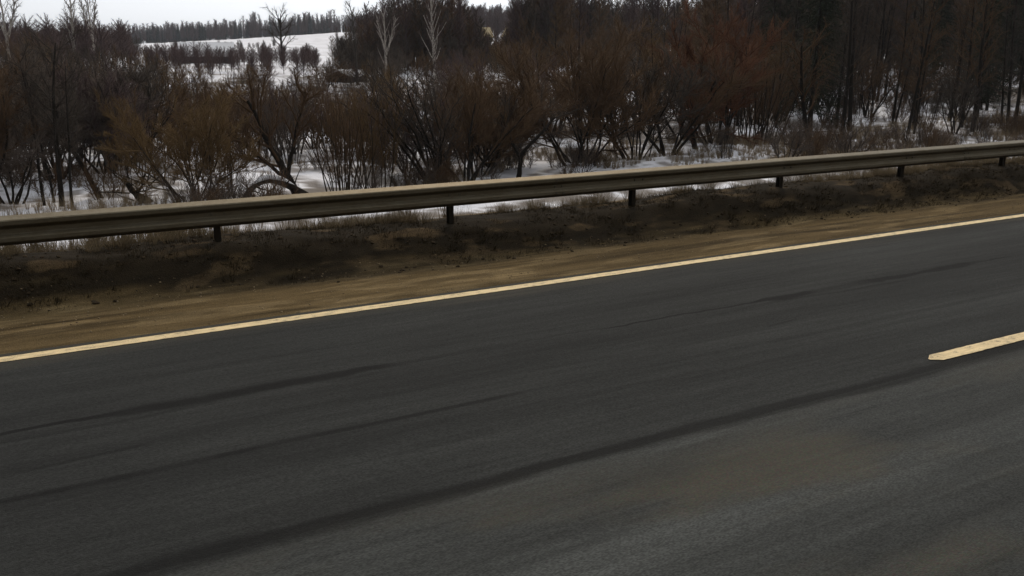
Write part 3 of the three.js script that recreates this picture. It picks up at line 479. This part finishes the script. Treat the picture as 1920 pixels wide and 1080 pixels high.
// ---------------------------------------------------------------- fallen wood, stump, dry grass
{
  const log = thing('fallen_log', 'arched fallen trunk with snow lying along its top, under the crooked willow', 'log', 7.35, terrain(7.35, -35.9), -35.9, 0.18);
  const pts = [V(-0.6, 0.02, 0), V(-0.15, 0.55, 0.05), V(0.5, 0.78, 0.05), V(1.15, 0.62, 0), V(1.75, 0.28, -0.05), V(2.25, -0.05, -0.05)];
  const curve = new THREE.CatmullRomCurve3(pts), cp = curve.getPoints(26), w = new Wood(); w.tube(cp, cp.map((_, i) => 0.10 + 0.07 * i / 26), 9); mesh('trunk', w.geo(), B.dark, log);
  const sw = new Wood(), sp = cp.slice(4, 22).map(p => p.clone().add(V(0, 0.13, 0.03))); sw.tube(sp, sp.map((_, i) => 0.12 * Math.sin(Math.PI * (i + 0.6) / 18.2) + 0.01), 8); mesh('snow_cap', sw.geo(), std(0.8, 0.8, 0.82, 0.95), log);
  reseed(71);
  for (let k = 0; k < 6; k++) { const b = new Wood(), q = along(cp, rr(0.1, 0.8)), p2 = walk(q.p, V(rr(-0.8, 0.4), rr(-0.5, 0.5), rr(-0.6, 0.6)).normalize(), rr(0.7, 1.6), 5, 0.25, 0.1); b.tube(p2, p2.map((_, i) => 0.035 - 0.006 * i), 5); mesh('branch', b.geo(), B.dark, log); }
  const st = thing('torn_stump', 'torn stump with a tangle of dark roots and broken branches', 'stump', 3.3, terrain(3.3, -37.4), -37.4);
  const sk = new Wood(), s2 = walk(V(0, -0.1, 0), V(-0.55, 0.8, 0).normalize(), 1.15, 7, 0.22, 0); sk.tube(s2, s2.map((_, i) => 0.27 - 0.033 * i + rr(-0.03, 0.03)), 9); mesh('trunk', sk.geo(), B.dark, st);
  for (let k = 0; k < 26; k++) { const b = new Wood(), p2 = walk(V(rr(-0.7, 0.2), rr(0.05, 1.1), rr(-0.2, 0.2)), V(rr(-1, 1), rr(-0.1, 1), rr(-0.5, 0.5)).normalize(), rr(0.5, 1.6), 5, 0.3, 0.05); b.tube(p2, p2.map((_, i) => 0.032 - 0.005 * i), 4); mesh('branch', b.geo(), B.dark, st); }
}
{
  reseed(81);
  const tuft = (s, n, h, spread, r) => { reseed(s); const w = new Wood(); for (let i = 0; i < n; i++) { const a = rnd() * 6.28, q = rnd() * spread; const p = walk(V(Math.cos(a) * 0.05, -0.03, Math.sin(a) * 0.05), V(Math.cos(a) * q, 1, Math.sin(a) * q).normalize(), h * rr(0.5, 1.1), 3, 0.12, -0.25); w.tube(p, [r, r * 0.8, r * 0.5, r * 0.15], 3); } return w.geo(); };
  const A = tuft(301, 26, 0.34, 0.7, 0.004), R = tuft(302, 18, 0.85, 0.3, 0.006), D = tuft(303, 20, 0.08, 2.2, 0.0035);
  // tangled low brush that hides much of the snow between the trunks
  reseed(304); const bw = new Wood(); for (let k = 0; k < 16; k++) { const q = rnd() * 6.28; grow(bw, bw, 0, V(Math.cos(q) * 0.35 * rnd(), -0.05, Math.sin(q) * 0.35 * rnd()), V(Math.cos(q) * rr(0.1, 0.9), 1, Math.sin(q) * rr(0.1, 0.9)).normalize(), rr(0.6, 1.3), 0.013, [{ seg: 4, wander: 0.25, up: 0.1, sides: 3, tip: 0.4 }, { n: 6, t0: 0.15, ang: 0.6, len: 0.5, rad: 0.008, seg: 2, wander: 0.2, up: 0.1, sides: 3 }, { n: 6, t0: 0.1, ang: 0.6, len: 0.6, rad: 0.005 }]); }
  const bg = bw.geo(), b1 = [], b2 = []; reseed(83);
  for (let i = 0; i < 800; i++) { const d = rr(29, 66), t = rr(-0.12, 1.75), x = t * d; if (x > 8.6 && x < 11 && d < 42) continue; if (fbm(x * 0.16 + 6, d * 0.16, 3) < (x > 34 ? 0.46 : x > 8 ? 0.50 : 0.56)) continue; (i % 2 ? b1 : b2).push(M4(x, terrain(x, -d), -d, rr(0, 6.3), rr(0.55, 1.35))); }
  stuff('low_brush', 'tangled grey low brush over the snow between the trunks', 'brush', bg, T.grey, b1);
  stuff('low_brush', 'tangled brown low brush over the snow between the trunks', 'brush', bg, T.brown, b2);
  reseed(82);
  const a = [], b = [], c = [], e = [];
  for (let i = 0; i < 2600; i++) { const x = rr(-8, 34), d = (i % 3 ? 11.2 + 1.2 * rnd() : 12.55 + 1.3 * rnd() * rnd()) + 0.25 * (fbm(x * 0.6, 3, 2) - 0.5); if (fbm(x * 0.8, 11, 3) < 0.42) continue; a.push(M4(x, padGround(x, -d), -d, rr(0, 6.3), rr(0.4, 0.9))); }
  for (let i = 0; i < 5200; i++) { const x = rr(-8, 60), d = rr(13.2, 24); const dens = x < 1.7 ? 1 : 0.3 * sstep(0.46, 0.6, fbm(x * 0.3, d * 0.5, 3)); if (rnd() < dens) b.push(M4(x, terrain(x, -d), -d, rr(0, 6.3), rr(0.6, 1.1))); }
  for (let i = 0; i < 16000; i++) { const d = rr(23, 46), x = d * rr(-0.1, 1.9); if (fbm(x * 0.2, d * 0.3, 3) > mix(0.60, 0.43, sstep(16, 34, x)) && rnd() < 0.7) c.push(M4(x, terrain(x, -d), -d, rr(0, 6.3), rr(0.35, 0.95))); }
  for (let i = 0; i < 8200; i++) { const x = rr(-6, 34), d = turfEdge(x) + rr(-0.1, 2.4); if (fbm(x * 1.2, d * 2, 3) < 0.40) continue; e.push(M4(x, padGround(x, -d), -d, rr(0, 6.3), rr(0.5, 1.3))); }
  stuff('crest_grass', 'pale dry grass along the edge of the embankment behind the guardrail', 'grass', A, matte(0.20, 0.155, 0.095), a);
  stuff('bank_reeds', 'tall brown dead grass on the embankment slope', 'grass', R, matte(0.12, 0.09, 0.056), b);
  stuff('valley_grass', 'dry tan grass poking through the snow on the valley floor', 'grass', R, matte(0.26, 0.20, 0.125), c);
  stuff('turf', 'short dark dead turf around the guardrail posts', 'turf', D, matte(0.042, 0.031, 0.017), e);
}
scene.fog = new THREE.FogExp2(0xdfe6f2, 0.00014);
console.log('tree triangles', Math.round(nTris));
renderer.render(scene, camera);
